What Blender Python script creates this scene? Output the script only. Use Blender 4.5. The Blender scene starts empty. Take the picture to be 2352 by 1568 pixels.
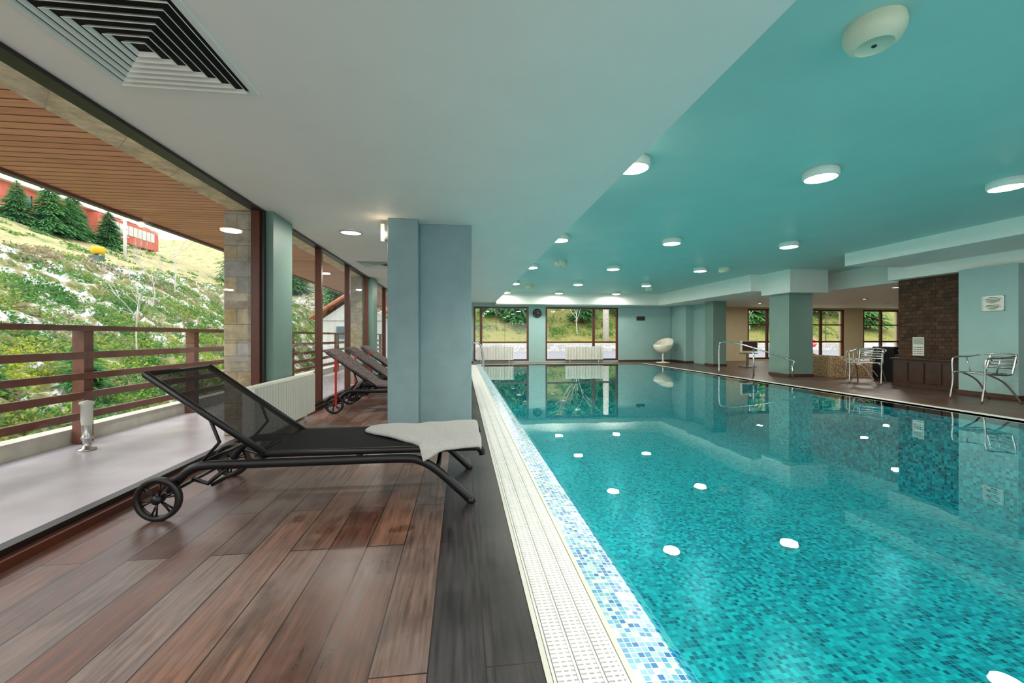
import bpy, math, random
import numpy as np
from mathutils import Vector, Matrix
random.seed(7); rng=np.random.default_rng(7)
scene=bpy.context.scene
try:
    scene.view_settings.view_transform='Standard'
    scene.view_settings.look='None'
    scene.view_settings.exposure=0.2
except Exception: pass
def lin(c):
    return tuple(((v/255.0)/12.92 if v/255.0<=0.04045 else (((v/255.0)+0.055)/1.055)**2.4) for v in c)+(1,)

# ------------------------------------------------------------ materials
class NT:
    def __init__(s,name):
        s.m=bpy.data.materials.new(name); s.m.use_nodes=True
        s.t=s.m.node_tree; s.t.nodes.clear()
        s.out=s.n('ShaderNodeOutputMaterial')
    def n(s,typ,**kw):
        nd=s.t.nodes.new(typ)
        for k,v in kw.items():
            if isinstance(k,str) and hasattr(nd,k): setattr(nd,k,v)
        return nd
    def l(s,a,b): s.t.links.new(a,b)
    def setin(s,nd,key,val):
        if hasattr(val,'links') or isinstance(val,bpy.types.NodeSocket): s.l(val,nd.inputs[key])
        else: nd.inputs[key].default_value=val
    def coord(s): return s.n('ShaderNodeTexCoord').outputs['Object']
    def pos(s): return s.n('ShaderNodeNewGeometry').outputs['Position']
    def sep(s,v):
        nd=s.n('ShaderNodeSeparateXYZ'); s.l(v,nd.inputs[0]); return nd.outputs
    def comb(s,x=0,y=0,z=0):
        nd=s.n('ShaderNodeCombineXYZ')
        for i,v in enumerate((x,y,z)): s.setin(nd,i,v)
        return nd.outputs[0]
    def math(s,op,a,b=0.0,c=0.0):
        nd=s.n('ShaderNodeMath'); nd.operation=op
        s.setin(nd,0,a); s.setin(nd,1,b)
        return nd.outputs[0]
    def noise(s,vec,scale=5,detail=3,rough=.5):
        nd=s.n('ShaderNodeTexNoise'); s.l(vec,nd.inputs['Vector'])
        nd.inputs['Scale'].default_value=scale; nd.inputs['Detail'].default_value=detail; nd.inputs['Roughness'].default_value=rough
        return nd.outputs['Fac']
    def ramp(s,fac,stops,interp='LINEAR'):
        nd=s.n('ShaderNodeValToRGB'); s.l(fac,nd.inputs[0]); cr=nd.color_ramp; cr.interpolation=interp
        while len(cr.elements)<len(stops): cr.elements.new(.5)
        for e,(p,c) in zip(cr.elements,stops): e.position=p; e.color=c
        return nd.outputs[0]
    def mix(s,fac,a,b,mode='MIX'):
        nd=s.n('ShaderNodeMix'); nd.data_type='RGBA'; nd.blend_type=mode
        s.setin(nd,0,fac); s.setin(nd,6,a); s.setin(nd,7,b); return nd.outputs[2]
    def scalev(s,vec,sc):
        nd=s.n('ShaderNodeVectorMath'); nd.operation='MULTIPLY'; s.l(vec,nd.inputs[0]); nd.inputs[1].default_value=sc
        return nd.outputs[0]
    def schlick(s,f0,nrm=None,pw=5.0):
        g=s.n('ShaderNodeNewGeometry'); d=s.n('ShaderNodeVectorMath'); d.operation='DOT_PRODUCT'
        s.l(g.outputs['Incoming'],d.inputs[0]); s.l(nrm if nrm is not None else g.outputs['Normal'],d.inputs[1])
        a=s.math('ABSOLUTE',d.outputs['Value']); p=s.math('POWER',s.math('SUBTRACT',1.0,s.math('MINIMUM',a,1.0)),pw)
        return s.math('ADD',s.math('MULTIPLY',p,1-f0),f0)
    def bsdf(s,col,rough=.5,metal=0.0,normal=None,spec=.5):
        b=s.n('ShaderNodeBsdfPrincipled')
        s.setin(b,'Base Color',col); s.setin(b,'Roughness',rough); s.setin(b,'Metallic',metal); s.setin(b,'Specular IOR Level',spec)
        if normal is not None: s.l(normal,b.inputs['Normal'])
        return b
    def bump(s,h,strength=.3,dist=.01):
        b=s.n('ShaderNodeBump'); s.l(h,b.inputs['Height']); b.inputs['Strength'].default_value=strength; b.inputs['Distance'].default_value=dist
        return b.outputs[0]
    def done(s,sh):
        s.l(sh,s.out.inputs['Surface']); return s.m

def paint(name,rgb,rough=.5,metal=0.0,var=.06,scale=6,bump=0.0,spec=.5):
    t=NT(name); c=lin(rgb); p=t.coord()
    f=t.noise(p,scale,4)
    lo=tuple(max(0,v*(1-var)) for v in c[:3])+(1,); hi=tuple(min(1,v*(1+var)) for v in c[:3])+(1,)
    col=t.ramp(f,[(.3,lo),(.7,hi)])
    nrm=None
    if bump>0: nrm=t.bump(t.noise(p,scale*12,3),bump,.004)
    return t.done(t.bsdf(col,rough,metal,nrm,spec).outputs[0])

def emis(name,rgb,strength):
    t=NT(name); e=t.n('ShaderNodeEmission'); e.inputs[0].default_value=lin(rgb); e.inputs[1].default_value=strength
    return t.done(e.outputs[0])

def glassmat(name,tint=(.96,.98,.975,1)):
    t=NT(name); tr=t.n('ShaderNodeBsdfTransparent'); tr.inputs[0].default_value=tint
    g=t.n('ShaderNodeBsdfGlossy'); g.inputs['Roughness'].default_value=0.0
    mx=t.n('ShaderNodeMixShader'); t.l(t.schlick(.06),mx.inputs[0]); t.l(tr.outputs[0],mx.inputs[1]); t.l(g.outputs[0],mx.inputs[2])
    return t.done(mx.outputs[0])

def mosaic(name,ax,stops,grout,size=.025,rough=.25,line=.11):
    t=NT(name); P=t.coord(); o=t.sep(P)
    a=t.math('DIVIDE',o[ax[0]],size); b=t.math('DIVIDE',o[ax[1]],size)
    fa=t.math('FLOOR',a); fb=t.math('FLOOR',b)
    wn=t.n('ShaderNodeTexWhiteNoise'); wn.noise_dimensions='2D'; t.l(t.comb(fa,fb,0),wn.inputs['Vector'])
    col=t.ramp(wn.outputs['Value'],stops,'CONSTANT')
    ga=t.math('LESS_THAN',t.math('FRACT',a),line); gb=t.math('LESS_THAN',t.math('FRACT',b),line)
    g=t.math('MAXIMUM',ga,gb)
    c=t.mix(g,col,grout)
    return t.done(t.bsdf(c,rough).outputs[0])

def plank_mat():
    t=NT('deck_planks'); P=t.coord(); o=t.sep(P)
    bx=t.math('SUBTRACT',o[0],.245)
    br=t.n('ShaderNodeTexBrick'); t.l(t.comb(o[1],bx,0),br.inputs['Vector'])
    br.offset=.37; br.inputs['Color1'].default_value=(0,0,0,1); br.inputs['Color2'].default_value=(1,1,1,1); br.inputs['Mortar'].default_value=(.5,.5,.5,1)
    br.inputs['Scale'].default_value=1; br.inputs['Mortar Size'].default_value=.0028; br.inputs['Mortar Smooth'].default_value=.1
    br.inputs['Brick Width'].default_value=1.25; br.inputs['Row Height'].default_value=.1725
    base=t.ramp(br.outputs['Color'],[(0,lin((80,52,44))),(.18,lin((122,76,58))),(.36,lin((98,80,72))),(.52,lin((136,94,74))),(.68,lin((88,56,44))),(.84,lin((130,112,104))),(1,lin((110,68,52)))])
    rowid=t.math('FLOOR',t.math('DIVIDE',bx,.1725))
    gv=t.comb(t.math('MULTIPLY',o[0],38),t.math('MULTIPLY',o[1],2.2),rowid)
    grain=t.noise(gv,1.6,6,.65)
    gcol=t.ramp(grain,[(.3,(.3,.28,.27,1)),(.5,(.88,.87,.87,1)),(.72,(1.45,1.4,1.38,1))])
    c=t.mix(1.0,base,gcol,'MULTIPLY')
    patch=t.noise(P,1.4,5)
    c=t.mix(t.math('MULTIPLY',t.ramp(patch,[(.46,(0,0,0,1)),(.66,(1,1,1,1))]),.45),c,lin((142,132,130)))
    stain=t.noise(t.comb(t.math('MULTIPLY',o[0],2.0),o[1],3.3),3.2,5,.6)
    c=t.mix(t.math('MULTIPLY',t.ramp(stain,[(.54,(0,0,0,1)),(.66,(1,1,1,1))]),.4),c,lin((54,34,26)))
    dark=t.math('MULTIPLY',t.math('GREATER_THAN',o[0],-.1),t.math('LESS_THAN',o[0],.3))
    dk=t.mix(1.0,t.mix(t.ramp(patch,[(.4,(0,0,0,1)),(.62,(1,1,1,1))]),lin((26,26,31)),lin((62,60,64))),gcol,'MULTIPLY')
    c=t.mix(t.math('MULTIPLY',dark,.94),c,dk)
    rd=t.math('GREATER_THAN',o[0],5)
    c=t.mix(t.math('MULTIPLY',rd,.6),c,lin((72,50,40)))
    wet=None; n2=t.noise(P,15,4,.6)
    for (x,y,rx,ry) in [(-.36,1.86,.08,.11),(-.70,2.27,.06,.12),(-.30,2.2,.08,.05),(-.60,2.5,.05,.09),(-.46,1.35,.08,.12),(-.88,2.4,.04,.07)]:
        dx=t.math('DIVIDE',t.math('SUBTRACT',o[0],x),rx); dy=t.math('DIVIDE',t.math('SUBTRACT',o[1],y),ry)
        d=t.math('SQRT',t.math('ADD',t.math('MULTIPLY',dx,dx),t.math('MULTIPLY',dy,dy)))
        d=t.math('ADD',d,t.math('MULTIPLY',t.math('SUBTRACT',n2,.5),1.8))
        w=t.ramp(d,[(.55,(1,1,1,1)),(.98,(0,0,0,1))])
        wet=w if wet is None else t.math('MAXIMUM',wet,w)
    c=t.mix(t.math('MULTIPLY',wet,.5),c,lin((52,27,14)))
    c=t.mix(br.outputs['Fac'],c,lin((34,26,24)))
    r=t.math('ADD',t.math('MULTIPLY',grain,.3),.22)
    r=t.math('SUBTRACT',r,t.math('MULTIPLY',wet,.08))
    nb=t.bump(t.math('SUBTRACT',t.math('MULTIPLY',grain,.3),br.outputs['Fac']),.35,.003)
    return t.done(t.bsdf(c,r,0,nb,.5).outputs[0])

def soffit_mat():
    t=NT('soffit_cladding'); o=t.sep(t.coord())
    br=t.n('ShaderNodeTexBrick'); t.l(t.comb(o[0],o[1],0),br.inputs['Vector']); br.offset=.5
    br.inputs['Color1'].default_value=lin((250,176,130)); br.inputs['Color2'].default_value=lin((232,150,108)); br.inputs['Mortar'].default_value=lin((70,36,26))
    br.inputs['Scale'].default_value=1; br.inputs['Mortar Size'].default_value=.007; br.inputs['Brick Width'].default_value=9; br.inputs['Row Height'].default_value=.095
    g=t.noise(t.comb(t.math('MULTIPLY',o[0],3),t.math('MULTIPLY',o[1],40),0),1.5,5)
    c=t.mix(1.0,br.outputs['Color'],t.ramp(g,[(.3,(.75,.7,.67,1)),(.7,(1.05,1.05,1.05,1))]),'MULTIPLY')
    return t.done(t.bsdf(c,.5).outputs[0])

def stone_mat(name,cols,w=.32,h=.16,mort=(110,105,95)):
    t=NT(name); P=t.coord(); o=t.sep(P)
    br=t.n('ShaderNodeTexBrick'); t.l(t.comb(t.math('ADD',o[0],o[1]),o[2],0),br.inputs['Vector']); br.offset=.4
    br.inputs['Color1'].default_value=(0,0,0,1); br.inputs['Color2'].default_value=(1,1,1,1); br.inputs['Mortar'].default_value=(.5,.5,.5,1)
    br.inputs['Scale'].default_value=1; br.inputs['Mortar Size'].default_value=.004; br.inputs['Brick Width'].default_value=w; br.inputs['Row Height'].default_value=h
    n=len(cols); base=t.ramp(br.outputs['Color'],[(i/(n-1),lin(c)) for i,c in enumerate(cols)])
    g=t.noise(P,9,6,.65)
    c=t.mix(1.0,base,t.ramp(g,[(.3,(.55,.53,.52,1)),(.7,(1.2,1.18,1.15,1))]),'MULTIPLY')
    c=t.mix(br.outputs['Fac'],c,lin(mort))
    return t.done(t.bsdf(c,.8,0,t.bump(g,.6,.02)).outputs[0])

def ramp3(name,scale,stops,rough=.9,detail=6,bump=.3):
    t=NT(name); P=t.pos(); f=t.noise(P,scale,detail,.62)
    return t.done(t.bsdf(t.ramp(f,stops),rough,0,t.bump(f,bump,.03),.2).outputs[0])

def leaf_mat(name,stops,sc1=.7,sc2=9):
    t=NT(name); P=t.pos()
    f=t.math('ADD',t.math('MULTIPLY',t.noise(P,sc1,3),.5),t.math('MULTIPLY',t.noise(P,sc2,2),.5))
    c=t.ramp(f,stops)
    d=t.n('ShaderNodeBsdfDiffuse'); t.l(c,d.inputs[0]); tl=t.n('ShaderNodeBsdfTranslucent'); t.l(c,tl.inputs[0])
    m=t.n('ShaderNodeMixShader'); m.inputs[0].default_value=.35; t.l(d.outputs[0],m.inputs[1]); t.l(tl.outputs[0],m.inputs[2])
    return t.done(m.outputs[0])

def water_mat():
    t=NT('pool_water'); P=t.coord()
    h=t.math('ADD',t.math('MULTIPLY',t.noise(P,1.6,2,.5),.7),t.math('MULTIPLY',t.noise(P,8,2,.5),.08))
    nb=t.bump(h,.07,.02)
    tr=t.n('ShaderNodeBsdfTransparent'); tr.inputs[0].default_value=(.40,.89,.92,1)
    g=t.n('ShaderNodeBsdfGlossy'); g.inputs['Roughness'].default_value=0.004; g.inputs['Color'].default_value=(.92,1,1,1); t.l(nb,g.inputs['Normal'])
    mx=t.n('ShaderNodeMixShader'); t.l(t.schlick(.04,nb,3.6),mx.inputs[0]); t.l(tr.outputs[0],mx.inputs[1]); t.l(g.outputs[0],mx.inputs[2])
    return t.done(mx.outputs[0])

def mesh_fabric(name,rgb,alpha):
    t=NT(name); o=t.sep(t.coord())
    b=t.bsdf(lin(rgb),.8,spec=.15)
    tr=t.n('ShaderNodeBsdfTransparent'); mx=t.n('ShaderNodeMixShader')
    w=t.math('FRACT',t.math('MULTIPLY',o[1],190)); f=t.math('GREATER_THAN',w,alpha)
    v=t.math('FRACT',t.math('MULTIPLY',t.math('SUBTRACT',o[0],o[2]),150)); f2=t.math('GREATER_THAN',v,alpha)
    t.l(t.math('MULTIPLY',f,f2),mx.inputs[0]); t.l(b.outputs[0],mx.inputs[1]); t.l(tr.outputs[0],mx.inputs[2])
    return t.done(mx.outputs[0])

M=dict(
 plank=plank_mat(), soffit=soffit_mat(),
 white=paint('ceiling_white',(248,242,236),.6,var=.02,scale=2),
 aqua=paint('ceiling_aqua',(168,212,205),.5,var=.03,scale=2),
 soff=paint('soffit_white',(230,234,228),.6,var=.02),
 teal=paint('wall_teal',(150,182,180),.55,var=.04,scale=3,bump=.15),
 tealcol=paint('column_teal',(132,160,164),.55,var=.06,scale=5,bump=.3),
 green=paint('pilaster_green',(114,144,134),.5,var=.04,scale=3),
 cream=paint('wall_cream',(206,192,154),.6,var=.03),
 frame=paint('frame_brown',(86,43,28),.35,var=.15,scale=20),
 framedark=paint('frame_dark',(26,18,16),.35,var=.2),
 rail=paint('railing_wood',(114,68,52),.55,var=.2,scale=12,bump=.2),
 glass=glassmat('window_glass'),
 tile=paint('balcony_tile',(192,186,192),.3,var=.14,scale=3),
 concrete=paint('concrete',(206,202,188),.8,var=.1,scale=8,bump=.3),
 bounce=paint('bounce_terrace',(228,226,226),.9,var=.05),
 pewter=paint('grate_white',(232,234,232),.45,var=.05,scale=10),
 creamt=paint('pool_edge_cream',(216,216,206),.4,var=.04),
 cavity_shade=paint('vent_cavity_shade',(14,14,16),.8,var=.1), gutter=paint('gutter_channel',(92,96,96),.6,var=.1),
 black=paint('black_metal',(15,16,19),.4,var=.1,spec=.4),
 blackp=paint('black_plastic',(12,12,14),.45,var=.1),
 seat=mesh_fabric('seat_mesh',(10,10,13),.88), back=mesh_fabric('backrest_mesh',(7,7,9),.62),
 radiator=paint('radiator_white',(218,218,208),.4,var=.03),
 chrome=paint('chrome',(225,228,230),.15,1.0,var=.03),
 alu=paint('aluminium',(205,205,205),.28,1.0,var=.05),
 lamp=emis('lamp_glow',(255,240,205),40), lamp2=emis('lamp_glow_soft',(255,238,200),14),
 pool_lamp=emis('pool_lamp_glow',(200,255,250),4),
 lampbody=paint('lamp_body',(238,238,230),.4,var=.02),
 plastic=paint('white_plastic',(236,232,214),.35,var=.03),
 speaker=paint('speaker_plastic',(216,218,194),.4,var=.03),
 towel=paint('towel_cotton',(188,187,185),.95,var=.08,scale=60,bump=.8),
 red=paint('red_strap',(200,24,24),.6), redwall=paint('red_facade',(204,108,90),.8,var=.18,scale=1.2),
 yellow=paint('yellow_paint',(226,180,32),.6), roof=paint('roof_terracotta',(190,114,86),.8,var=.25,scale=9),
 render=paint('house_render',(216,216,212),.85), asphalt=paint('asphalt',(136,136,142),.9,var=.08,scale=3),
 bark=paint('bark',(92,78,66),.9,var=.3,scale=15), birch=paint('birch_bark',(200,192,180),.85,var=.2,scale=8),
 winglass=paint('facade_window',(90,104,112),.2,var=.2), signred=paint('sign_red',(205,20,30),.5,var=.02), signwhite=paint('sign_white',(240,240,240),.5,var=.02),
 paper=paint('paper',(226,224,214),.7,var=.02), ink=paint('ink',(50,50,54),.7,var=.02), screen=paint('tv_screen',(16,18,20),.15),
 base=paint('baseboard_brown',(74,48,36),.5,var=.15), blue=paint('calendar_picture',(168,172,166),.6,var=.3,scale=30),
 pebble=ramp3('pebble_mosaic',42,[(.35,lin((90,68,50))),(.5,lin((168,136,100))),(.65,lin((216,194,158)))],.6,2,.2),
)
M['stone']=stone_mat('stone_cladding',[(150,150,148),(180,176,166),(194,176,142),(160,162,164),(182,162,122)],mort=(126,122,114))
M['lintel']=stone_mat('stone_lintel',[(238,220,184),(250,228,180),(220,206,178)],.5,.5,(180,166,140))
M['dry']=stone_mat('garden_wall_stone',[(200,200,200),(225,225,222),(180,180,182)],.6,.3,(120,120,120))
M['shingle']=stone_mat('wood_shingles',[(74,48,30),(98,64,42),(58,37,23),(86,58,36)],.11,.075,(20,12,7))
M['chest']=paint('dark_wood',(58,32,23),.35,var=.35,scale=9)
blue=[(0,lin((146,200,224))),(.2,lin((88,164,210))),(.4,lin((182,220,226))),(.58,lin((48,128,194))),(.74,lin((114,190,214))),(.9,lin((218,230,222)))]
tq=[(0,lin((0,132,142))),(.25,lin((10,160,168))),(.45,lin((0,102,116))),(.6,lin((36,182,186))),(.8,lin((6,142,152))),(.92,lin((0,76,94)))]
M['rim']=mosaic('mosaic_rim',(0,1),blue,lin((222,228,222)),.022,line=.16)
gr=lin((44,164,172))
M['mfloor']=mosaic('mosaic_floor',(0,1),tq,gr,.036)
M['mx']=mosaic('mosaic_side',(1,2),tq,gr,.036)
M['my']=mosaic('mosaic_end',(0,2),tq,gr,.036)
M['water']=water_mat()
def cover_mat():
    t=NT('quilted_cover'); P=t.coord(); f=t.noise(P,22,3); 
    c=t.ramp(f,[(.38,lin((70,58,60))),(.5,lin((116,100,98))),(.62,lin((56,48,54)))])
    return t.done(t.bsdf(c,.9).outputs[0])
M['cover']=cover_mat()
M['terrain']=ramp3('hill_ground',1.9,[(.30,lin((70,92,40))),(.42,lin((120,118,70))),(.5,lin((160,152,120))),(.54,lin((214,214,214))),(.59,lin((196,194,186))),(.64,lin((100,112,60)))])
M['meadow']=ramp3('meadow',1.1,[(.3,lin((140,140,88))),(.5,lin((188,174,132))),(.65,lin((122,138,80)))])
M['forestfloor']=ramp3('forest_floor',1.2,[(.3,lin((90,114,48))),(.5,lin((144,134,80))),(.65,lin((104,126,54)))])
M['leaf']=leaf_mat('shrub_leaves',[(.30,lin((36,90,46))),(.42,lin((72,130,68))),(.52,lin((116,156,84))),(.6,lin((178,184,104))),(.7,lin((86,126,68)))])
M['leaf2']=leaf_mat('bright_leaves',[(.32,lin((80,142,42))),(.45,lin((140,186,60))),(.58,lin((212,208,88))),(.7,lin((100,152,56)))])
M['pine']=leaf_mat('pine_needles',[(.35,lin((56,106,62))),(.5,lin((88,146,86))),(.65,lin((124,170,98)))])
M['twig']=leaf_mat('dry_twigs',[(.35,lin((136,116,92))),(.5,lin((180,166,136))),(.65,lin((150,140,96)))])

# ------------------------------------------------------------ mesh builder
class B:
    def __init__(s): s.v=[];s.f=[];s.m=[];s.sm=[];s.mats=[]
    def mi(s,mat):
        if mat not in s.mats: s.mats.append(mat)
        return s.mats.index(mat)
    def add(s,vs,fs,mat,smooth=False):
        o=len(s.v); s.v+= [tuple(v) for v in vs]; k=s.mi(mat)
        for f in fs: s.f.append(tuple(i+o for i in f)); s.m.append(k); s.sm.append(smooth)
    def box(s,x0,x1,y0,y1,z0,z1,mat):
        x0,x1=sorted((x0,x1));y0,y1=sorted((y0,y1));z0,z1=sorted((z0,z1))
        s.add([(x0,y0,z0),(x1,y0,z0),(x1,y1,z0),(x0,y1,z0),(x0,y0,z1),(x1,y0,z1),(x1,y1,z1),(x0,y1,z1)],
              [(0,3,2,1),(4,5,6,7),(0,1,5,4),(1,2,6,5),(2,3,7,6),(3,0,4,7)],mat)
    def quad(s,a,b,c,d,mat): s.add([a,b,c,d],[(0,1,2,3)],mat)
    def tube(s,pts,r,mat,seg=10,cap=True,closed=False,r2=None):
        pts=[Vector(p) for p in pts]; n=len(pts); vs=[];fs=[]
        up=None
        for i,p in enumerate(pts):
            a=pts[i-1] if (i>0 or closed) else p; b=pts[(i+1)%n] if (i<n-1 or closed) else p
            t=(b-a).normalized()
            if up is None:
                up=Vector((0,0,1)) if abs(t.z)<.9 else Vector((0,1,0))
            sx=t.cross(up); 
            if sx.length<1e-5: sx=t.cross(Vector((1,0,0)))
            sx.normalize(); sy=sx.cross(t).normalized(); up=sy
            rr=r if not isinstance(r,(list,tuple)) else r[i]
            for k in range(seg):
                an=2*math.pi*k/seg
                vs.append(p+sx*math.cos(an)*rr+sy*math.sin(an)*(rr if r2 is None else r2))
        m=n if closed else n-1
        for i in range(m):
            j=(i+1)%n
            for k in range(seg):
                k2=(k+1)%seg; fs.append((i*seg+k,i*seg+k2,j*seg+k2,j*seg+k))
        if cap and not closed:
            fs.append(tuple(range(seg))); fs.append(tuple(reversed(range((n-1)*seg,n*seg))))
        s.add(vs,fs,mat,True)
    def curve(s,pts,r,mat,seg=10,sub=6,closed=False):
        s.tube(smooth_pts(pts,sub,closed),r,mat,seg,closed=closed)
    def cyl(s,a,b,r,mat,seg=20): s.tube([a,b],r,mat,seg)
    def lathe(s,c,prof,mat,seg=32,axis='z',smooth=True):
        vs=[];fs=[];n=len(prof)
        for k in range(seg):
            an=2*math.pi*k/seg
            for (r,h) in prof:
                if axis=='z': vs.append((c[0]+r*math.cos(an),c[1]+r*math.sin(an),c[2]+h))
                elif axis=='y': vs.append((c[0]+r*math.cos(an),c[1]+h,c[2]+r*math.sin(an)))
                else: vs.append((c[0]+h,c[1]+r*math.cos(an),c[2]+r*math.sin(an)))
        for k in range(seg):
            k2=(k+1)%seg
            for i in range(n-1): fs.append((k*n+i,k2*n+i,k2*n+i+1,k*n+i+1))
        s.add(vs,fs,mat,smooth)
    def xform(s,mtx,start=0):
        for i in range(start,len(s.v)): s.v[i]=tuple(mtx@Vector(s.v[i]))
    def obj(s,name,bevel=0,parent=None,fixn=True):
        me=bpy.data.meshes.new(name); me.from_pydata(s.v,[],s.f)
        for m in s.mats: me.materials.append(m)
        me.polygons.foreach_set('material_index',s.m); me.polygons.foreach_set('use_smooth',s.sm)
        me.update()
        if fixn:
            import bmesh
            bm=bmesh.new(); bm.from_mesh(me); bmesh.ops.recalc_face_normals(bm,faces=bm.faces); bm.to_mesh(me); bm.free()
        ob=bpy.data.objects.new(name,me); scene.collection.objects.link(ob)
        if bevel:
            md=ob.modifiers.new('bevel','BEVEL'); md.width=bevel; md.segments=2; md.limit_method='ANGLE'; md.angle_limit=1.0
        if parent: ob.parent=parent
        return ob
def smooth_pts(pts,sub=6,closed=False):
    P=[Vector(p) for p in pts]; n=len(P); out=[]
    rngi=range(n) if closed else range(n-1)
    for i in rngi:
        p0=P[i-1] if (i>0 or closed) else P[0]; p1=P[i]; p2=P[(i+1)%n]; p3=P[(i+2)%n] if (i<n-2 or closed) else P[-1]
        for k in range(sub):
            t=k/sub; out.append(.5*((2*p1)+(-p0+p2)*t+(2*p0-5*p1+4*p2-p3)*t*t+(-p0+3*p1-3*p2+p3)*t**3))
    if not closed: out.append(P[-1])
    return out
def quads_np(name,V,mat,parent=None):
    n=len(V)//4; me=bpy.data.meshes.new(name)
    me.vertices.add(len(V)); me.vertices.foreach_set('co',V.astype(np.float32).ravel())
    me.loops.add(n*4); me.loops.foreach_set('vertex_index',np.arange(n*4,dtype=np.int32))
    me.polygons.add(n); me.polygons.foreach_set('loop_start',np.arange(0,n*4,4,dtype=np.int32))
    try: me.polygons.foreach_set('loop_total',np.full(n,4,dtype=np.int32))
    except Exception: pass
    me.materials.append(mat); me.update(calc_edges=True); me.validate()
    ob=bpy.data.objects.new(name,me); scene.collection.objects.link(ob); ob.parent=parent; return ob
def leafquads(C,size,elong=1.0,flat=0.0):
    n=len(C); a=rng.normal(size=(n,3)); a/=np.linalg.norm(a,axis=1)[:,None]
    b=rng.normal(size=(n,3)); b-= (b*a).sum(1)[:,None]*a; b/=np.linalg.norm(b,axis=1)[:,None]
    s=(size*(.6+.8*rng.random(n)))[:,None]
    a=a*s*elong; b=b*s*.55
    V=np.stack([C-a,C-b,C+a,C+b],axis=1).reshape(-1,3); return V
def empty(name):
    e=bpy.data.objects.new(name,None); scene.collection.objects.link(e); return e

# ------------------------------------------------------------ room shell
YB=-3.0; YF=15.6; XR=19.0; HC=2.27; HU=2.6; WX=-1.95
PX0=.71; PX1=6.6; PY1=14.6
b=B()
b.box(-1.93,.245,YB,YF,-.15,0,M['plank'])
b.box(.245,PX1+.12,PY1+.08,YF,-.15,0,M['plank'])
b.box(PX1+.12,XR,YB,YF,-.15,0,M['plank'])
b.obj('floor')
b=B()
b.box(-2.1,1.257,YB,YF,HC,2.8,M['white'])
b.box(1.257,XR,YB,YF,HU,2.8,M['aqua'])
b.obj('ceiling')
b=B()
b.box(1.257,XR,14.9,YF,2.18,HU,M['soff'])
b.box(7.45,XR,9.9,14.9,2.17,HU,M['soff'])
b.box(7.4,8.7,YB,7.2,2.36,HU,M['soff'])
b.box(8.7,XR,YB,7.5,2.14,HU,M['soff'])
b.box(9.3,XR,7.5,9.9,2.16,HU,M['soff'])
b.box(7.75,8.75,8.95,9.9,2.05,HU,M['soff'])
b.obj('ceiling_soffit')
# walls
WIN=[(.45,2.55),(3.2,6.1),(11.6,13.4),(13.9,16.0),(16.9,18.7)]
b=B()
z0w,z1w=.06,2.12
prev=-2.1
for (a,c) in WIN:
    m=M['teal'] if a<8.7 else M['cream']
    if prev<8.4 and a>8.7:
        b.box(prev,8.75,YF,YF+.25,0,2.8,M['teal']); b.box(8.75,a,YF,YF+.25,0,2.8,M['cream'])
    else: b.box(prev,a,YF,YF+.25,0,2.8,m)
    b.box(a,c,YF,YF+.25,0,z0w,m); b.box(a,c,YF,YF+.25,z1w,2.8,m); prev=c
b.box(prev,XR,YF,YF+.25,0,2.8,M['cream'])
b.obj('wall_far')
b=B(); b.box(XR,XR+.2,YB,YF,0,2.8,M['cream']); b.obj('wall_right')
b=B(); b.box(7.4,XR,YB-.2,YB,0,2.8,M['teal']); b.box(-2.1,7.4,YB-.2,YB,2.2,2.8,M['teal']); b.box(-2.1,7.4,YB-.2,YB,-.2,.05,M['teal']); b.obj('wall_back')
b=B()
for x in np.linspace(-2.07,7.37,6): b.box(float(x)-.035,float(x)+.035,YB-.14,YB-.06,.05,2.2,M['frame'])
b.box(-2.1,7.4,YB-.14,YB-.06,.05,.12,M['frame']); b.box(-2.1,7.4,YB-.14,YB-.06,2.13,2.2,M['frame'])
b.quad((-2.1,YB-.1,.1),(7.4,YB-.1,.1),(7.4,YB-.1,2.15),(-2.1,YB-.1,2.15),M['glass']); b.obj('window_7')  # glazing added behind the camera to let in soft fill daylight
b=B(); b.box(-3.6,12,YB-14,YB-.2,-.2,-.05,M['bounce']); b.obj('bounce_terrace')  # unseen pale ground, added to bounce daylight up to the ceiling
b=B()
b.box(.2,.44,YF-.02,YF,0,.07,M['base']); b.box(6.1,8.3,YF-.02,YF,0,.07,M['base']); b.obj('baseboard_far')
# far windows
for i,(a,c) in enumerate(WIN):
    b=B(); w=.07; y0,y1=YF+.02,YF+.1
    b.box(a,a+w,y0,y1,z0w,z1w,M['frame']); b.box(c-w,c,y0,y1,z0w,z1w,M['frame'])
    b.box(a+w,c-w,y0,y1,z0w,z0w+w,M['frame']); b.box(a+w,c-w,y0,y1,z1w-w,z1w,M['frame'])
    if i==0: mull=[a+.28]
    elif i==1: mull=[5.12]
    else: mull=[(a+c)/2]
    for mx in mull: b.box(mx-.045,mx+.045,y0,y1,z0w+w,z1w-w,M['frame'])
    b.box(a+w,c-w,y0+.01,y1-.01,.74,.80,M['frame'])
    if i>1: b.box(a+w,c-w,y0+.01,y1-.01,1.45,1.5,M['frame'])
    b.quad((a+w,YF+.06,z0w+w),(c-w,YF+.06,z0w+w),(c-w,YF+.06,z1w-w),(a+w,YF+.06,z1w-w),M['glass'])
    b.obj('window_%d'%(i+1))
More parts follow.
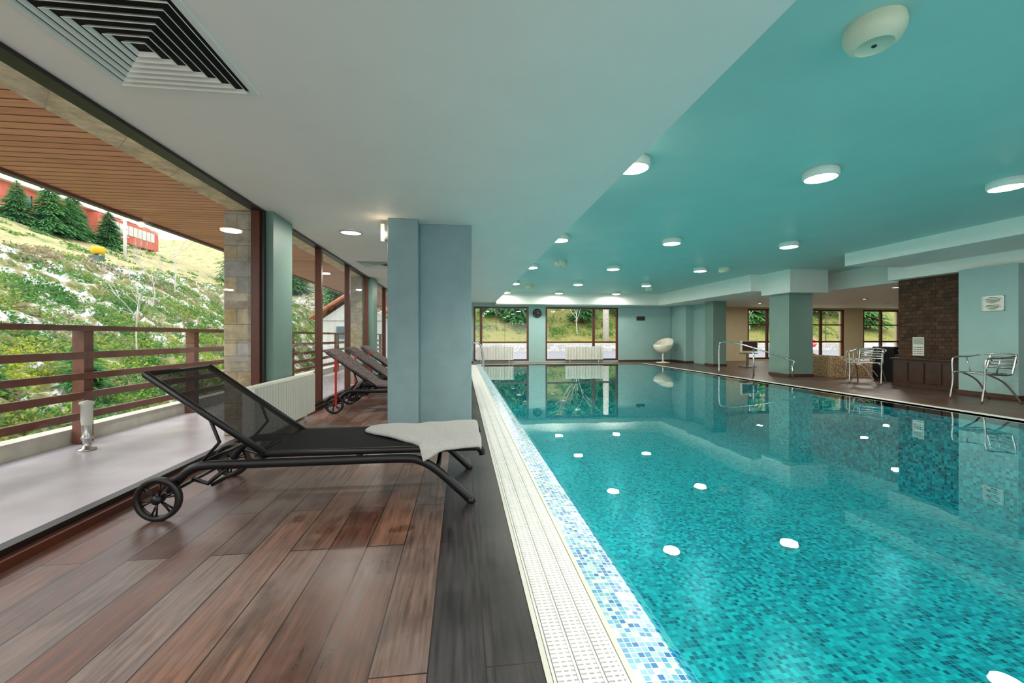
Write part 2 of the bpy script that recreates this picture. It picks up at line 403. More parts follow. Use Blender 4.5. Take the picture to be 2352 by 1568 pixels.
# left glazing
b=B()
mull=[-2.6,-.9,4.42,5.0,6.2,7.7,9.15,9.75,11.2,12.7,14.2,15.5]
b.box(-2.08,-1.93,YB,YF,0,.045,M['frame']); b.box(-2.04,-1.975,YB,YF,.045,.075,M['framedark'])
b.box(-2.07,-1.97,YB,YF,2.245,HC-.002,M['framedark'])
for y in mull:
    if abs(y-4.42)<.01:
        b.box(-2.07,-1.99,4.375,4.40,.045,2.245,M['frame']); b.box(-2.05,-1.96,4.405,4.445,.045,2.245,M['framedark'])
    else:
        b.box(-2.07,-1.98,y-.03,y+.03,.045,2.245,M['frame'])
for (a,c) in [(YB,4.36),(5.04,9.12),(9.78,YF)]:
    b.quad((-2.02,a,.07),(-2.02,c,.07),(-2.02,c,2.25),(-2.02,a,2.25),M['glass'])
b.obj('window_6')
for (y0,y1) in [(4.47,4.94),(9.22,9.68)]:
    b=B(); b.box(-2.06,-1.90,y0,y1,.0,HC-.003,M['green']); b.obj('pilaster')
b=B(); b.box(-.79,-.469,4.57,5.25,0,HC,M['tealcol']); b.box(-.469,.114,4.76,5.25,0,HC,M['tealcol']); b.obj('column',bevel=.008)
def col(x0,x1,y0,y1,h,mat=M['teal']):
    b=B(); b.box(x0,x1,y0,y1,0,h,mat)
    t=.015; b.box(x0-t,x1+t,y0-t,y1+t,0,.08,M['base']); b.obj('column',bevel=.006)
col(7.93,8.58,9.2,9.85,2.05,M['green']); col(8.3,8.73,14.53,15.55,2.17); col(8.3,8.77,12.83,13.3,2.17,M['green'])
col(8.55,9.4,5.4,6.18,2.14)
b=B(); b.box(8.62,8.73,13.3,14.53,0,2.17,M['teal']); b.obj('wall_partition')

# ------------------------------------------------------------ pool
ZD=-1.25
b=B()
ys=YB+.01
b.quad((.505,ys,-.002),(.60,ys,-.005),(.60,PY1,-.005),(.505,PY1,-.002),M['rim'])
b.quad((.60,ys,-.005),(.67,ys,-.014),(.67,PY1,-.014),(.60,PY1,-.005),M['rim'])
b.quad((.67,ys,-.014),(PX0,ys,-.035),(PX0,PY1,-.035),(.67,PY1,-.014),M['rim'])
b.quad((PX0,ys,-.035),(PX0,ys,ZD),(PX0,PY1,ZD),(PX0,PY1,-.035),M['mx'])
b.quad((PX0,ys,ZD),(PX1,ys,ZD),(PX1,PY1,ZD),(PX0,PY1,ZD),M['mfloor'])
b.quad((PX1,ys,ZD),(PX1,ys,0),(PX1,PY1,0),(PX1,PY1,ZD),M['mx'])
b.quad((PX0,PY1,ZD),(PX1,PY1,ZD),(PX1,PY1,0),(PX0,PY1,0),M['my'])
b.quad((PX0,ys,ZD),(PX1,ys,ZD),(PX1,ys,0),(PX0,ys,0),M['my'])
b.box(PX1,PX1+.12,ys,PY1+.08,-.1,.004,M['creamt']); b.box(.505,PX1,PY1,PY1+.08,-.1,.004,M['creamt'])
b.obj('swimming_pool')
b=B(); b.quad((.67,ys,-.014),(PX1,ys,-.014),(PX1,PY1,-.014),(.67,PY1,-.014),M['water']); b.obj('pool_water',fixn=False)
# gutter grate
b=B()
b.box(.245,.262,ys,PY1,-.12,.004,M['creamt']); b.box(.488,.505,ys,PY1,-.12,.002,M['creamt'])
b.box(.262,.488,ys,PY1,-.12,-.02,M['gutter'])
for x in (.27,.343,.416): b.box(x-.004,x+.004,ys,PY1,-.018,-.001,M['pewter'])
b.box(.476,.486,ys,PY1,-.018,-.001,M['pewter'])
y=YB+.01
while y<PY1-.01:
    for x in (.277,.350,.423):
        b.box(x,x+.06,y,y+.0115,-.016,.001,M['pewter'])
    y+=.0175
for x in (.300,.322,.373,.395,.446,.466): b.box(x-.004,x+.004,ys,PY1,-.016,.0,M['pewter'])
b.obj('pool_gutter_grate',fixn=False)
# underwater lamps
for y in (-.6,1.9,4.4,7.0,9.8,12.6):
    root=empty('underwater_lamp')
    b=B(); b.lathe((PX0+.012,y,-.55),[(0,.012),(.12,.01),(.14,0),(.14,-.01)],M['chrome'],24,'x'); b.lathe((PX0+.026,y,-.55),[(0,0),(.115,0)],M['pool_lamp'],24,'x'); b.obj('housing',parent=root)
    L=bpy.data.lights.new('pool_light','AREA'); L.shape='DISK'; L.size=.22; L.energy=13; L.color=(.8,1,.98)
    o=bpy.data.objects.new('bulb',L); scene.collection.objects.link(o); o.parent=root; o.location=(PX0+.05,y,-.55); o.rotation_euler=(0,math.radians(-78),0)

# ------------------------------------------------------------ lamps
def drum(x,y,zc,r=.15,h=.08,power=22,mat='lamp'):
    root=empty('ceiling_lamp')
    b=B(); b.lathe((x,y,zc),[(r*.93,0),(r,-h*.15),(r,-h*.8),(r*.93,-h),(r*.88,-h)],M['lampbody'],32)
    b.lathe((x,y,zc),[(r*.88,-h),(r*.5,-h-.012),(0,-h-.016)],M[mat],32)
    b.obj('shade',parent=root)
    L=bpy.data.lights.new('lamp_light','AREA'); L.shape='DISK'; L.size=r*1.6; L.energy=power; L.color=(1,.95,.88)
    o=bpy.data.objects.new('bulb',L); scene.collection.objects.link(o); o.parent=root; o.location=(x,y,zc-h-.03)
for x in (1.55,3.44,5.56):
    for y in (-2.0,.7,3.6,6.45,9.1,11.95,14.4): drum(x,y,HU)
def recess(x,y,z,r=.14,power=14):
    root=empty('recessed_ceiling_lamp')
    b=B(); b.lathe((x,y,z),[(r,0),(r,-.012),(r*.86,-.018),(r*.84,-.006)],M['alu'],32); b.lathe((x,y,z),[(r*.84,-.006),(0,-.01)],M['lamp2'],32); b.obj('trim_ring',parent=root)
    if power:
        L=bpy.data.lights.new('lamp_light','AREA'); L.shape='DISK'; L.size=r*1.5; L.energy=power; L.color=(1,.95,.86)
        o=bpy.data.objects.new('bulb',L); scene.collection.objects.link(o); o.parent=root; o.location=(x,y,z-.03)
for y in (-.2,5.25,8.6,11.5): recess(-1.34,y,HC,power=18)
recess(10.2,8.6,2.16,.12,30); recess(12.5,11.5,2.17,.12,30); recess(15,13,2.17,.12,30); recess(10.5,5.0,2.14,.12,20); recess(16,9,2.16,.12,30); recess(10.5,13.5,2.17,.12,22)  # lamps added to brighten the dim right-hand room and its loungers
# speakers
for (x,y,r) in [(2.1,1.88,.13),(2.1,8.6,.13),(2.1,12.8,.13),(6.1,9.0,.13),(6.1,12.9,.13)]:
    b=B(); b.lathe((x,y,HU),[(r*.95,0),(r,-.03),(r*.98,-.06),(r*.82,-.1),(r*.62,-.115)],M['speaker'],36)
    b.lathe((x,y,HU),[(r*.62,-.115),(r*.6,-.108),(r*.1,-.112),(.012,-.112)],M['speaker'],36)
    b.lathe((x,y,HU),[(.012,-.112),(.01,-.118),(0,-.118)],M['ink'],12); b.obj('ceiling_speaker')
# diffusers
def diffuser(cx,cy,s=.66):
    b=B(); z=HC; h=s/2
    def ring(o,i,zo,zi,m):
        V=[(cx-o,cy-o,zo),(cx+o,cy-o,zo),(cx+o,cy+o,zo),(cx-o,cy+o,zo),(cx-i,cy-i,zi),(cx+i,cy-i,zi),(cx+i,cy+i,zi),(cx-i,cy+i,zi)]
        b.add(V,[(0,1,5,4),(1,2,6,5),(2,3,7,6),(3,0,4,7)],m)
    b.box(cx-h+.01,cx+h-.01,cy-h+.01,cy+h-.01,z-.006,z,M['cavity_shade'])  # near-black panel, shade of the vent cavity put into its colour
    ring(h,h,z,z-.014,M['lampbody']); ring(h,h-.03,z-.014,z-.014,M['lampbody']); ring(h-.03,h-.03,z-.014,z-.004,M['lampbody'])
    k=h-.037
    while k>.02:
        i=max(k-.013,.003)
        ring(k,i,z-.026,z-.011,M['lampbody']); ring(k,k-.003,z-.028,z-.028,M['lampbody']); ring(k-.003,max(i-.003,.001),z-.028,z-.013,M['lampbody']); ring(k,k,z-.026,z-.028,M['lampbody'])
        k-=.041
    b.obj('air_vent_diffuser',fixn=False)
diffuser(-1.38,1.98); diffuser(-1.45,7.5)
root=empty('wall_lamp')
b=B(); b.box(-.83,-.79,4.62,4.70,2.05,2.2,M['alu']); b.box(-.87,-.83,4.625,4.695,2.03,2.22,M['lampbody']); b.obj('body',parent=root)
L=bpy.data.lights.new('wall_lamp_light','POINT'); L.energy=.5; L.shadow_soft_size=.03; L.color=(1,.8,.55); o=bpy.data.objects.new('bulb',L); scene.collection.objects.link(o); o.parent=root; o.location=(-.85,4.57,2.12)

# clock & vent
b=B(); b.lathe((2.87,YF-.0,1.88),[(0,-.04),(.14,-.04),(.17,-.045),(.17,0)],M['black'],32,'y'); b.box(2.865,2.875,YF-.046,YF-.042,1.88,1.98,M['paper']); b.box(2.87,2.94,YF-.046,YF-.042,1.875,1.885,M['paper'])
for k in range(12):
    a=k*math.pi/6; b.box(2.87+.125*math.sin(a)-.006,2.87+.125*math.sin(a)+.006,YF-.045,YF-.041,1.88+.125*math.cos(a)-.006,1.88+.125*math.cos(a)+.006,M['paper'])
b.obj('wall_clock')
b=B(); b.box(6.85,7.2,YF-.015,YF,1.62,1.78,M['base'])
for k in range(6): b.box(6.87,7.18,YF-.025,YF-.012,1.635+k*.024,1.645+k*.024,M['ink'])
b.obj('wall_vent')

# radiators
def radiator(p0,p1,z0,z1,depth,nrm):
    b=B(); p0=Vector(p0);p1=Vector(p1); L=(p1-p0).length; t=(p1-p0)/L; n=Vector(nrm); k=int(L/.058)
    for i in range(k):
        a=p0+t*(L*i/k+.006); c=p0+t*(L*(i+1)/k-.006)
        q=a; r=c+n*depth
        b.box(q.x,r.x,q.y,r.y,z0,z1,M['radiator'])
        a2=a-t*.004; c2=c+t*.004; q=a2+n*(depth*.15); r=c2+n*(depth*.85); b.box(q.x,r.x,q.y,r.y,z1-.015,z1+.012,M['radiator'])
    q=p0+n*.02; r=p1+n*(depth-.02); b.box(q.x,r.x,q.y,r.y,z0+.03,z0+.07,M['radiator']); b.box(q.x,r.x,q.y,r.y,z1-.08,z1-.04,M['radiator'])
    for e in (.12,.88):
        c=p0.lerp(p1,e)+n*(depth/2); b.box(c.x-.015,c.x+.015,c.y-.015,c.y+.015,0,z0+.04,M['radiator'])
    b.obj('radiator',bevel=.004)
radiator((-1.87,3.8,0),(-1.87,5.3,0),.09,.55,.1,(1,0,0))
radiator((.55,YF-.05,0),(1.95,YF-.05,0),.1,.6,.1,(0,-1,0)); radiator((3.95,YF-.05,0),(5.45,YF-.05,0),.1,.6,.1,(0,-1,0))

# ------------------------------------------------------------ sun loungers
def lounger(y0,cover=False,towel=False):
    root=empty('sun_lounger'); root.location=(0,y0,0)
    y=0; W=.64; b=B(); K=M['black']
    XH=-1.12; XT=-1.745; ZT=.79; ZS=.325
    for s in (0,1):
        yy=s*W
        b.tube(smooth_pts([(-1.60,yy,.14),(-1.56,yy,.20),(-1.49,yy,.262),(-1.40,yy,.28),(-1.2,yy,.28),(-.8,yy,.28),(-.36,yy,.28),(-.24,yy,.262),(-.14,yy,.20),(-.02,yy,.09),(.06,yy,.012)],5),.019,K,10,r2=.025)
        b.cyl((.048,yy,.03),(.068,yy,.0),.022,M['blackp'],10)
        yi=yy+(.025 if s==0 else -.025)
        b.tube([(XH-.02,yi,ZS),(.085,yi,ZS),(.12,yi,ZS-.01),(.125,yi,ZS-.045)],.015,K,10,r2=.02)
        b.tube([(XH+.02,yi,ZS-.01),(XT,yi,ZT)],.015,K,10,r2=.02)
        b.tube([(XH-.05,yi,ZS+.0),(XH-.02,yi,.27)],.03,K,10)
        b.tube([(-1.42,yi,.56),(-1.36,yi,.40),(-1.47,yi,.27)],.010,K,8)
        b.tube([(-1.30,yi,.27),(-1.42,yi,.17),(-1.50,yi,.2)],.012,K,8)
        b.tube([(-1.2,yi,.27),(-1.4,yi,.16)],.010,K,8)
        yw=yy+(-.045 if s==0 else .045); c=(-1.63,yw,.118)
        prof=[(.118,-.012),(.118,.012),(.110,.018),(.092,.016),(.090,-.0),(.092,-.016),(.110,-.018),(.118,-.012)]
        b.lathe(c,prof,M['blackp'],36,'y')
        b.lathe(c,[(0,-.024),(.024,-.022),(.026,.02),(0,.024)],M['blackp'],18,'y')
        for k in range(6):
            a=k*math.pi/3+.3
            for da in (-.13,.13):
                b.tube([(c[0]+.02*math.cos(a),yw,c[2]+.02*math.sin(a)),(c[0]+.094*math.cos(a+da),yw,c[2]+.094*math.sin(a+da))],.0055,M['blackp'],6)
    b.cyl((-1.63,-.05,.118),(-1.63,W+.05,.118),.009,K,8)
    b.tube([(-1.60,0,.14),(-1.62,0,.118)],.016,K,8); b.tube([(-1.60,W,.14),(-1.62,W,.118)],.016,K,8)
    for x,z in ((XT,ZT),(XH-.02,ZS),(-.6,ZS-.03),(-.14,.22),(-1.47,.27),(.11,ZS-.02)):
        b.cyl((x,.02,z),(x,W-.02,z),.014,K,10)
    b.obj('frame',parent=root)
    b=B(); b.box(XH,.115,.03,W-.03,ZS+.004,ZS+.014,M['seat']); b.obj('seat_fabric',parent=root)
    b=B(); dx=XT-XH; dz=ZT-ZS
    def P(t,yy,o): 
        n=Vector((dz,0,-dx)).normalized()*o; return (XH+dx*t+n.x,yy,ZS+dz*t+n.z)
    b.add([P(.02,.03,.012),P(1,.03,.012),P(1,W-.03,.012),P(.02,W-.03,.012)],[(0,1,2,3)],M['back']); b.obj('backrest_fabric',parent=root)
    if cover:
        b=B(); Q=10; vs=[];fs=[]
        path=[P(1.04,0,.0),P(1.02,0,.03),P(.7,0,.03),P(.35,0,.028),P(.05,0,.03),(-.9,0,ZS+.035),(-.5,0,ZS+.04),(-.1,0,ZS+.035),(.1,0,ZS+.035),(.14,0,ZS-.0)]
        pp=smooth_pts(path,4)
        for i,p in enumerate(pp):
            for j in range(Q):
                u=j/(Q-1); e=abs(2*u-1)**6
                vs.append((p.x,.01+u*(W-.02),p.z-.02*e+.004*math.sin(i*1.1)))
        for i in range(len(pp)-1):
            for j in range(Q-1): fs.append((i*Q+j,i*Q+j+1,(i+1)*Q+j+1,(i+1)*Q+j))
        b.add(vs,fs,M['cover'],True); o=b.obj('cushion_cover',parent=root); md=o.modifiers.new('s','SOLIDIFY'); md.thickness=.015; md.offset=-1
        b=B(); b.box(-1.615,-1.59,-.075,-.067,.10,.70,M['red']); b.box(-1.615,-1.59,-.07,.0,.69,.70,M['red']); b.obj('strap',parent=root)
    return root
lounger(2.50)
for y in (5.62,6.6,7.55): lounger(y,cover=True)
# towel
b=B(); NX,NY=60,44; vs=[];fs=[]
lx=[(0.0,-.52),(.12,-.64),(.25,-.66),(.5,-.50),(.78,-.30),(1.0,-.22)]
def il(t,tab):
    for (a,x),(c,y) in zip(tab,tab[1:]):
        if t<=c: return x+(y-x)*(t-a)/(c-a)
    return tab[-1][1]
for j in range(NY):
    v=j/(NY-1)
    for i in range(NX):
        u=i/(NX-1); x0=il(v,lx); x=x0+(.118-x0)*u
        front=.055*math.exp(-((u-.0)/.25)**2)*1.0
        y=3.10-(.60)*v-front*v*.6
        z=.343+.006+.007*math.sin(x*7+v*5)*math.sin(v*5+1)+.0015*math.sin(x*31+y*17)
        fold=.010*(1/(1+math.exp(-(x-.012*math.sin(v*9)+.28-.25*v)*60)))
        z+=fold
        e=min(u*NX/3,1); z-= .008*(1-e)
        if v>.93: z-=(v-.93)/.07*(.035+.045*math.exp(-(u/.22)**2))
        if u>.97: z-=.012
        vs.append((x,y,z))
for j in range(NY-1):
    for i in range(NX-1): fs.append((j*NX+i,j*NX+i+1,(j+1)*NX+i+1,(j+1)*NX+i))
b.add(vs,fs,M['towel'],True); o=b.obj('folded_towel'); md=o.modifiers.new('s','SOLIDIFY'); md.thickness=.02; md.offset=1
md=o.modifiers.new('sub','SUBSURF'); md.levels=1; md.render_levels=1

# ------------------------------------------------------------ pool handrails
b=B()
for y in (12.2,12.8):
    b.curve([(.62,y,-.7),(.66,y,-.1),(.62,y,.55),(.52,y,.78),(.36,y,.80),(.22,y,.6),(.19,y,.0)],.02,M['chrome'],10)
b.obj('pool_ladder_rail')
b=B()
b.curve([(6.9,10.4,.0),(6.9,10.4,.7),(6.95,10.3,.84),(7.15,9.9,.80),(7.7,8.9,.45),(7.72,8.85,.35)],.02,M['chrome'],10)
b.cyl((7.72,8.85,.0),(7.72,8.85,.38),.02,M['chrome']); b.cyl((7.3,9.6,0),(7.3,9.6,.72),.018,M['chrome'])
b.obj('handrail')

# egg chair
b=B(); cx,cy=7.62,14.95; seg=28; vs=[];fs=[]; rings=12
for i in range(rings):
    ph=math.pi*.5*(i/(rings-1))
    for k in range(seg):
        an=2*math.pi*k/seg; rr=.36*math.sin(ph*1.05); ba=max(0,math.cos(an-math.pi*.2))
        z=.36+.32*(1-math.cos(ph))+ (.26*ba*(i/(rings-1))**1.5)
        r2=rr*(1+.12*ba*(i/(rings-1)))
        vs.append((cx+r2*math.cos(an),cy+r2*math.sin(an)*.95,z))
for i in range(rings-1):
    for k in range(seg): fs.append((i*seg+k,i*seg+(k+1)%seg,(i+1)*seg+(k+1)%seg,(i+1)*seg+k))
b.add(vs,fs,M['plastic'],True)
b.cyl((cx,cy,.03),(cx,cy,.38),.03,M['plastic']); b.lathe((cx,cy,0),[(.0,.0),(.26,0),(.26,.015),(.1,.03),(.03,.06)],M['plastic'])
o=b.obj('egg_chair'); md=o.modifiers.new('s','SOLIDIFY'); md.thickness=.015

# cafe chairs
def cafe(x,y,rot):
    b=B(); A=M['alu']; r=.0125
    b.curve([(-.26,-.24,0),(-.26,-.20,.3),(-.27,-.2,.6),(-.27,-.14,.67),(-.27,.05,.68),(-.25,.2,.71),(-.14,.28,.73),(0,.30,.735),(.14,.28,.73),(.25,.2,.71),(.27,.05,.68),(.27,-.14,.67),(.27,-.2,.6),(.26,-.20,.3),(.26,-.24,0)],r,A,8,5)
    for s in (-1,1):
        b.curve([(s*.21,-.2,.44),(s*.2,.16,.42),(s*.2,.22,.5),(s*.19,.275,.73)],r,A,8)
        b.curve([(s*.2,-.12,.43),(s*.21,.1,.3),(s*.24,.30,0)],r,A,8)
        b.cyl((s*.26,-.2,.42),(s*.2,-.2,.435),.01,A,8); b.cyl((s*.27,0,.68),(s*.2,.0,.43),.008,A,8)
    b.cyl((-.21,-.2,.44),(.21,-.2,.44),r,A,8); b.cyl((-.2,.16,.42),(.2,.16,.42),r,A,8)
    for k in range(7):
        yy=-.18+k*.05; b.box(-.2,.2,yy-.019,yy+.019,.438,.446,A)
    for k in range(4):
        z=.52+k*.05
        pts=[(-.19,.235+.02*k,z),(-.1,.26+.02*k,z),(0,.27+.02*k,z),(.1,.26+.02*k,z),(.19,.235+.02*k,z)]
        b.tube(smooth_pts(pts,3),.005,A,6,r2=.018)
    b.xform(Matrix.Translation((x,y,0))@Matrix.Rotation(rot,4,'Z')); b.obj('cafe_chair')
cafe(7.98,5.45,math.radians(-105)); cafe(8.62,7.85,math.radians(-60)); cafe(9.2,8.55,math.radians(-150))

# shingle wall, chest, fridge, calendar, signs
b=B(); b.box(8.92,9.6,6.2,7.48,0,2.14,M['shingle']); b.obj('wall_shingled')
b=B(); b.box(8.72,8.915,6.22,7.46,0,.05,M['chest']); b.box(8.74,8.915,6.24,7.44,.05,.54,M['chest']); b.box(8.70,8.915,6.21,7.47,.54,.57,M['chest'])
for k in range(4): b.box(8.725,8.745,6.28+k*.29,6.53+k*.29,.1,.49,M['chest'])
b.obj('wooden_counter',bevel=.004)
root=empty('drinks_fridge')
fx,fy=9.52,8.06
b=B(); b.box(fx,fx+.5,fy+.02,fy+.5,.02,.76,M['black']); b.box(fx+.03,fx+.47,fy+.01,fy+.02,.05,.60,M['winglass']); b.box(fx+.02,fx+.48,fy+.005,fy+.02,.63,.74,M['blackp'])
for xx in (fx+.03,fx+.47):
    for yy in (fy+.05,fy+.45): b.box(xx-.02,xx+.02,yy-.02,yy+.02,0,.02,M['blackp'])
b.obj('cabinet',parent=root)
def text(s,size,loc,rot,mat,name,parent,ext=.001):
    c=bpy.data.curves.new(name,'FONT'); c.body=s; c.size=size; c.extrude=ext; c.align_x='CENTER'; c.align_y='CENTER'
    o=bpy.data.objects.new(name,c); scene.collection.objects.link(o); o.location=loc; o.rotation_euler=rot; c.materials.append(mat); o.parent=parent; return o
text('Cola-Rica',.09,(fx+.25,fy,.685),(math.pi/2,0,0),M['signwhite'],'lettering',root)
b=B(); b.box(8.905,8.918,7.0,7.2,.62,.98,M['paper']); b.box(8.902,8.906,7.015,7.185,.84,.965,M['blue'])
for r_ in range(4):
    for k in range(6): b.box(8.902,8.906,7.018+k*.029,7.034+k*.029,.65+r_*.042,.665+r_*.042,M['ink'])
b.obj('wall_calendar')
b=B(); b.box(8.535,8.548,5.57,5.83,1.42,1.64,M['paper'])
for (a,c,z) in [(5.64,5.76,1.625),(5.60,5.80,1.60),(5.61,5.79,1.58),(5.62,5.78,1.56),(5.66,5.74,1.54),(5.62,5.78,1.50),(5.60,5.80,1.48),(5.63,5.77,1.46),(5.66,5.74,1.44)]:
    b.box(8.532,8.536,a,c,z-.004,z+.004,M['ink'])
for yy in(5.56,5.83): b.box(8.53,8.548,yy,yy+.01,1.41,1.65,M['alu'])
for zz in(1.41,1.64): b.box(8.53,8.548,5.56,5.84,zz,zz+.01,M['alu'])
b.obj('notice_sign')
b=B(); b.box(9.2,9.26,12.4,12.46,0,.45,M['alu']); b.box(9.05,9.42,12.25,12.6,0,.03,M['alu']); b.box(9.0,9.5,12.3,12.5,.43,.46,M['alu']); b.box(9.0,9.56,12.38,12.46,.5,.86,M['plastic']); b.box(9.03,9.53,12.372,12.382,.53,.83,M['base']); b.box(9.2,9.35,12.38,12.44,.45,.5,M['plastic']); b.obj('television')
def bench(x,y,flip=1):
    b=B(); pr=[(0,0),(0,.42),(.06,.5),(.14,.52),(.35,.40),(.6,.30),(.85,.32),(1.1,.42),(1.25,.42),(1.5,.30),(1.7,.27),(1.75,.2),(1.75,0)]
    top=smooth_pts([(p[0],0,p[1]) for p in pr[1:-1]],4); top=[(0,0,0)]+[tuple(p) for p in top]+[(1.75,0,0)]
    n=len(top); vs=[(x+flip*p[0],y,p[2]) for p in top]+[(x+flip*p[0],y+.68,p[2]) for p in top]
    fs=[(i,i+1,n+i+1,n+i) for i in range(n-1)]+[tuple(range(n)),tuple(range(2*n-1,n-1,-1))]
    b.add(vs,fs,M['pebble']); b.obj('mosaic_heated_lounger')
bench(9.0,9.1); bench(9.6,10.4); bench(11.9,10.2)

# ------------------------------------------------------------ balcony
b=B(); b.box(-3.62,-2.08,YB-.2,19.5,-.2,-.01,M['tile']); b.box(-3.78,-3.62,YB-4,19.5,-.3,.13,M['concrete']); b.obj('balcony_floor')
b=B(); b.box(-3.62,-2.32,YB-.2,19.5,2.34,2.5,M['soffit']); b.box(-3.68,-3.62,YB-.2,19.5,2.31,2.55,M['frame']); b.obj('roof_soffit')
b=B(); b.box(-2.32,-2.1,YB-.2,19.5,2.275,2.75,M['lintel']); b.obj('stone_lintel')
for y in (4.5,9.15,13.8):
    b=B(); b.box(-2.385,-2.09,y,y+.48,-.01,2.27,M['stone']); b.obj('stone_pillar',bevel=.01)
b=B()
for y in np.arange(-.43-1.6,19,1.6):
    yy=float(y)
    b.box(-3.60,-3.50,yy-.05,yy+.05,.0,1.08,M['rail']); b.box(-3.615,-3.485,yy-.065,yy+.065,1.08,1.1,M['rail'])
for (a,c) in [(1.05,1.09),(.79,.855),(.60,.66),(.42,.485),(.235,.30)]:
    b.box(-3.50,-3.46,YB,19,a,c,M['rail'])
b.box(-3.60,-3.45,YB,19,1.085,1.10,M['rail'])
b.obj('balcony_railing')
b=B()
b.lathe((-3.30,4.1,-.01),[(0,0),(.065,0),(.065,.015),(.03,.02),(.03,.09),(.042,.10),(.042,.12),(.034,.13),(.034,.22),(.036,.225)],M['alu'],20)
b.lathe((-3.30,4.1,-.01),[(.036,.225),(.040,.26),(.040,.40),(.052,.41),(.05,.43),(0,.445)],M['creamt'],20); b.obj('bollard_lamp')
recess(-2.95,6.3,2.34,.13,10)

# ------------------------------------------------------------ terrain
def L_(x): return np.interp(-x,[3.8,5,9,13.5,16,28,36,60],[-1.6,-1.5,1.0,3.7,4.1,8.6,10,20])
def tz(x,y):
    l=L_(x)
    l=np.where(y>17, np.minimum(l, l-(np.clip((y-17)/5,0,1))*np.clip((x+12)/4,0,1)*1.5), l)
    f=np.interp(y,[16,32.5,33.5,46,70],[-.35,-.3,.35,6.5,18])
    g=np.interp(y,[27,45,70],[-1.2,7,16])
    w=np.clip((x+6)/4,0,1)
    f2=f*w+g*(1-w)
    return np.where(x>-3.8,f2,np.maximum(l,np.where(y>27,f2,-9)))
def terrain(name,x0,x1,y0,y1,nx,ny,mat,amp=.15):
    X,Y=np.meshgrid(np.linspace(x0,x1,nx),np.linspace(y0,y1,ny)); Z=tz(X,Y)+rng.normal(size=X.shape)*amp
    V=np.stack([X,Y,Z],-1).reshape(-1,3); F=[(j*nx+i,j*nx+i+1,(j+1)*nx+i+1,(j+1)*nx+i) for j in range(ny-1) for i in range(nx-1)]
    me=bpy.data.meshes.new(name); me.from_pydata(V.tolist(),[],F); me.materials.append(mat); me.polygons.foreach_set('use_smooth',[True]*len(F)); me.update()
    o=bpy.data.objects.new(name,me); scene.collection.objects.link(o); return o
terrain('hillside',-15,-3.8,-15,70,60,300,M['terrain'],.1)
terrain('upper_meadow',-70,-14.8,-20,90,60,60,M['meadow'],.1)
terrain('forest_hill_ground',-3.9,70,16.2,80,70,90,M['forestfloor'],.05)
b=B(); b.box(-3,60,19.6,32.2,-.28,-.2,M['asphalt']); b.obj('road')
b=B(); b.box(-3,60,32.3,32.8,-.3,.42,M['dry']); b.obj('garden_wall')

def clumps(n,xr,yr,rad,per):
    out=[]
    cx=rng.uniform(*xr,n); cy=rng.uniform(*yr,n); r=rng.uniform(rad[0],rad[1],n)
    for a,c,rr in zip(cx,cy,r):
        k=int(per*rr*rr)+20
        d=rng.normal(size=(k,3)); d/=np.linalg.norm(d,axis=1)[:,None]; d*= (rr*rng.random(k)**.4)[:,None]; d[:,2]=np.abs(d[:,2])*.5
        p=np.array([a,c,0])+d; p[:,2]+=tz(p[:,0],p[:,1]); out.append(p)
    return np.concatenate(out)
C=np.concatenate([clumps(1150,(-14,-4.8),(-3,36),(.15,.6),480),clumps(560,(-11,-4.6),(-3,20),(.2,.6),620)])
quads_np('hillside_shrubs',leafquads(C,.040),M['leaf'])
C=clumps(560,(-8.8,-4.6),(-3,20),(.2,.5),700); quads_np('bright_green_bushes',leafquads(C,.036),M['leaf2'])
C=clumps(260,(-14.2,-6),(-2,34),(.15,.5),160); quads_np('dry_brush',leafquads(C,.05,2.2),M['twig'])
C=clumps(160,(-30,-16),(14,40),(.15,.5),160); quads_np('meadow_shrubs',leafquads(C,.07),M['leaf'])
C=clumps(420,(-3,40),(34.6,44),(.3,.9),120); quads_np('roadside_undergrowth',leafquads(C,.08),M['leaf'])
# conifers
def conifer(b_leaf,b,x,y,h,r,z=None,low=.08,dens=1.0):
    z=float(tz(np.array(x),np.array(y))) if z is None else z
    b.tube([(x,y,z-.2),(x,y,z+h)],[r*.05+.03,.015],M['bark'],7)
    n=int(dens*300*h/4); t=low+(1-low)*rng.random(n)**1.2; an=rng.random(n)*2*math.pi; L=r*(1-t)**.8*(.5+.8*rng.random(n))+.08
    for k in range(n):
        rr=L[k]; c=np.array([x,y,z+h*t[k]]); d=np.array([math.cos(an[k]),math.sin(an[k]),-.15-.25*rng.random()]); s=np.array([-d[1],d[0],0])*rr*.10
        p0=c; p1=c+d*rr*.6+s; p2=c+d*rr+np.array([0,0,.05]); p3=c+d*rr*.6-s
        b_leaf.extend([p0,p1,p2,p3])
        for q in range(4):
            e=c+d*rr*(.35+.18*q); sd=(1 if q%2 else -1); ss=s*2.2*sd*(1-.15*q); dd=np.array([0,0,-rr*.07]); f=d*rr*.12
            b_leaf.extend([e,e+ss*.5+dd+f,e+ss+f*1.5+dd,e+ss*.5-dd*.2])
leaf=[]; b=B(); root=empty('conifer_forest')
for k in range(60):
    x=rng.uniform(-2,40); y=rng.uniform(36,52); conifer(leaf,b,x,y,rng.uniform(5,10),rng.uniform(1.3,2.2))
for k in range(24): conifer(leaf,b,rng.uniform(-20,-3),rng.uniform(34,50),rng.uniform(5,9),rng.uniform(1.3,2))
b.obj('trunks',parent=root); quads_np('needles',np.array(leaf),M['pine'],root)
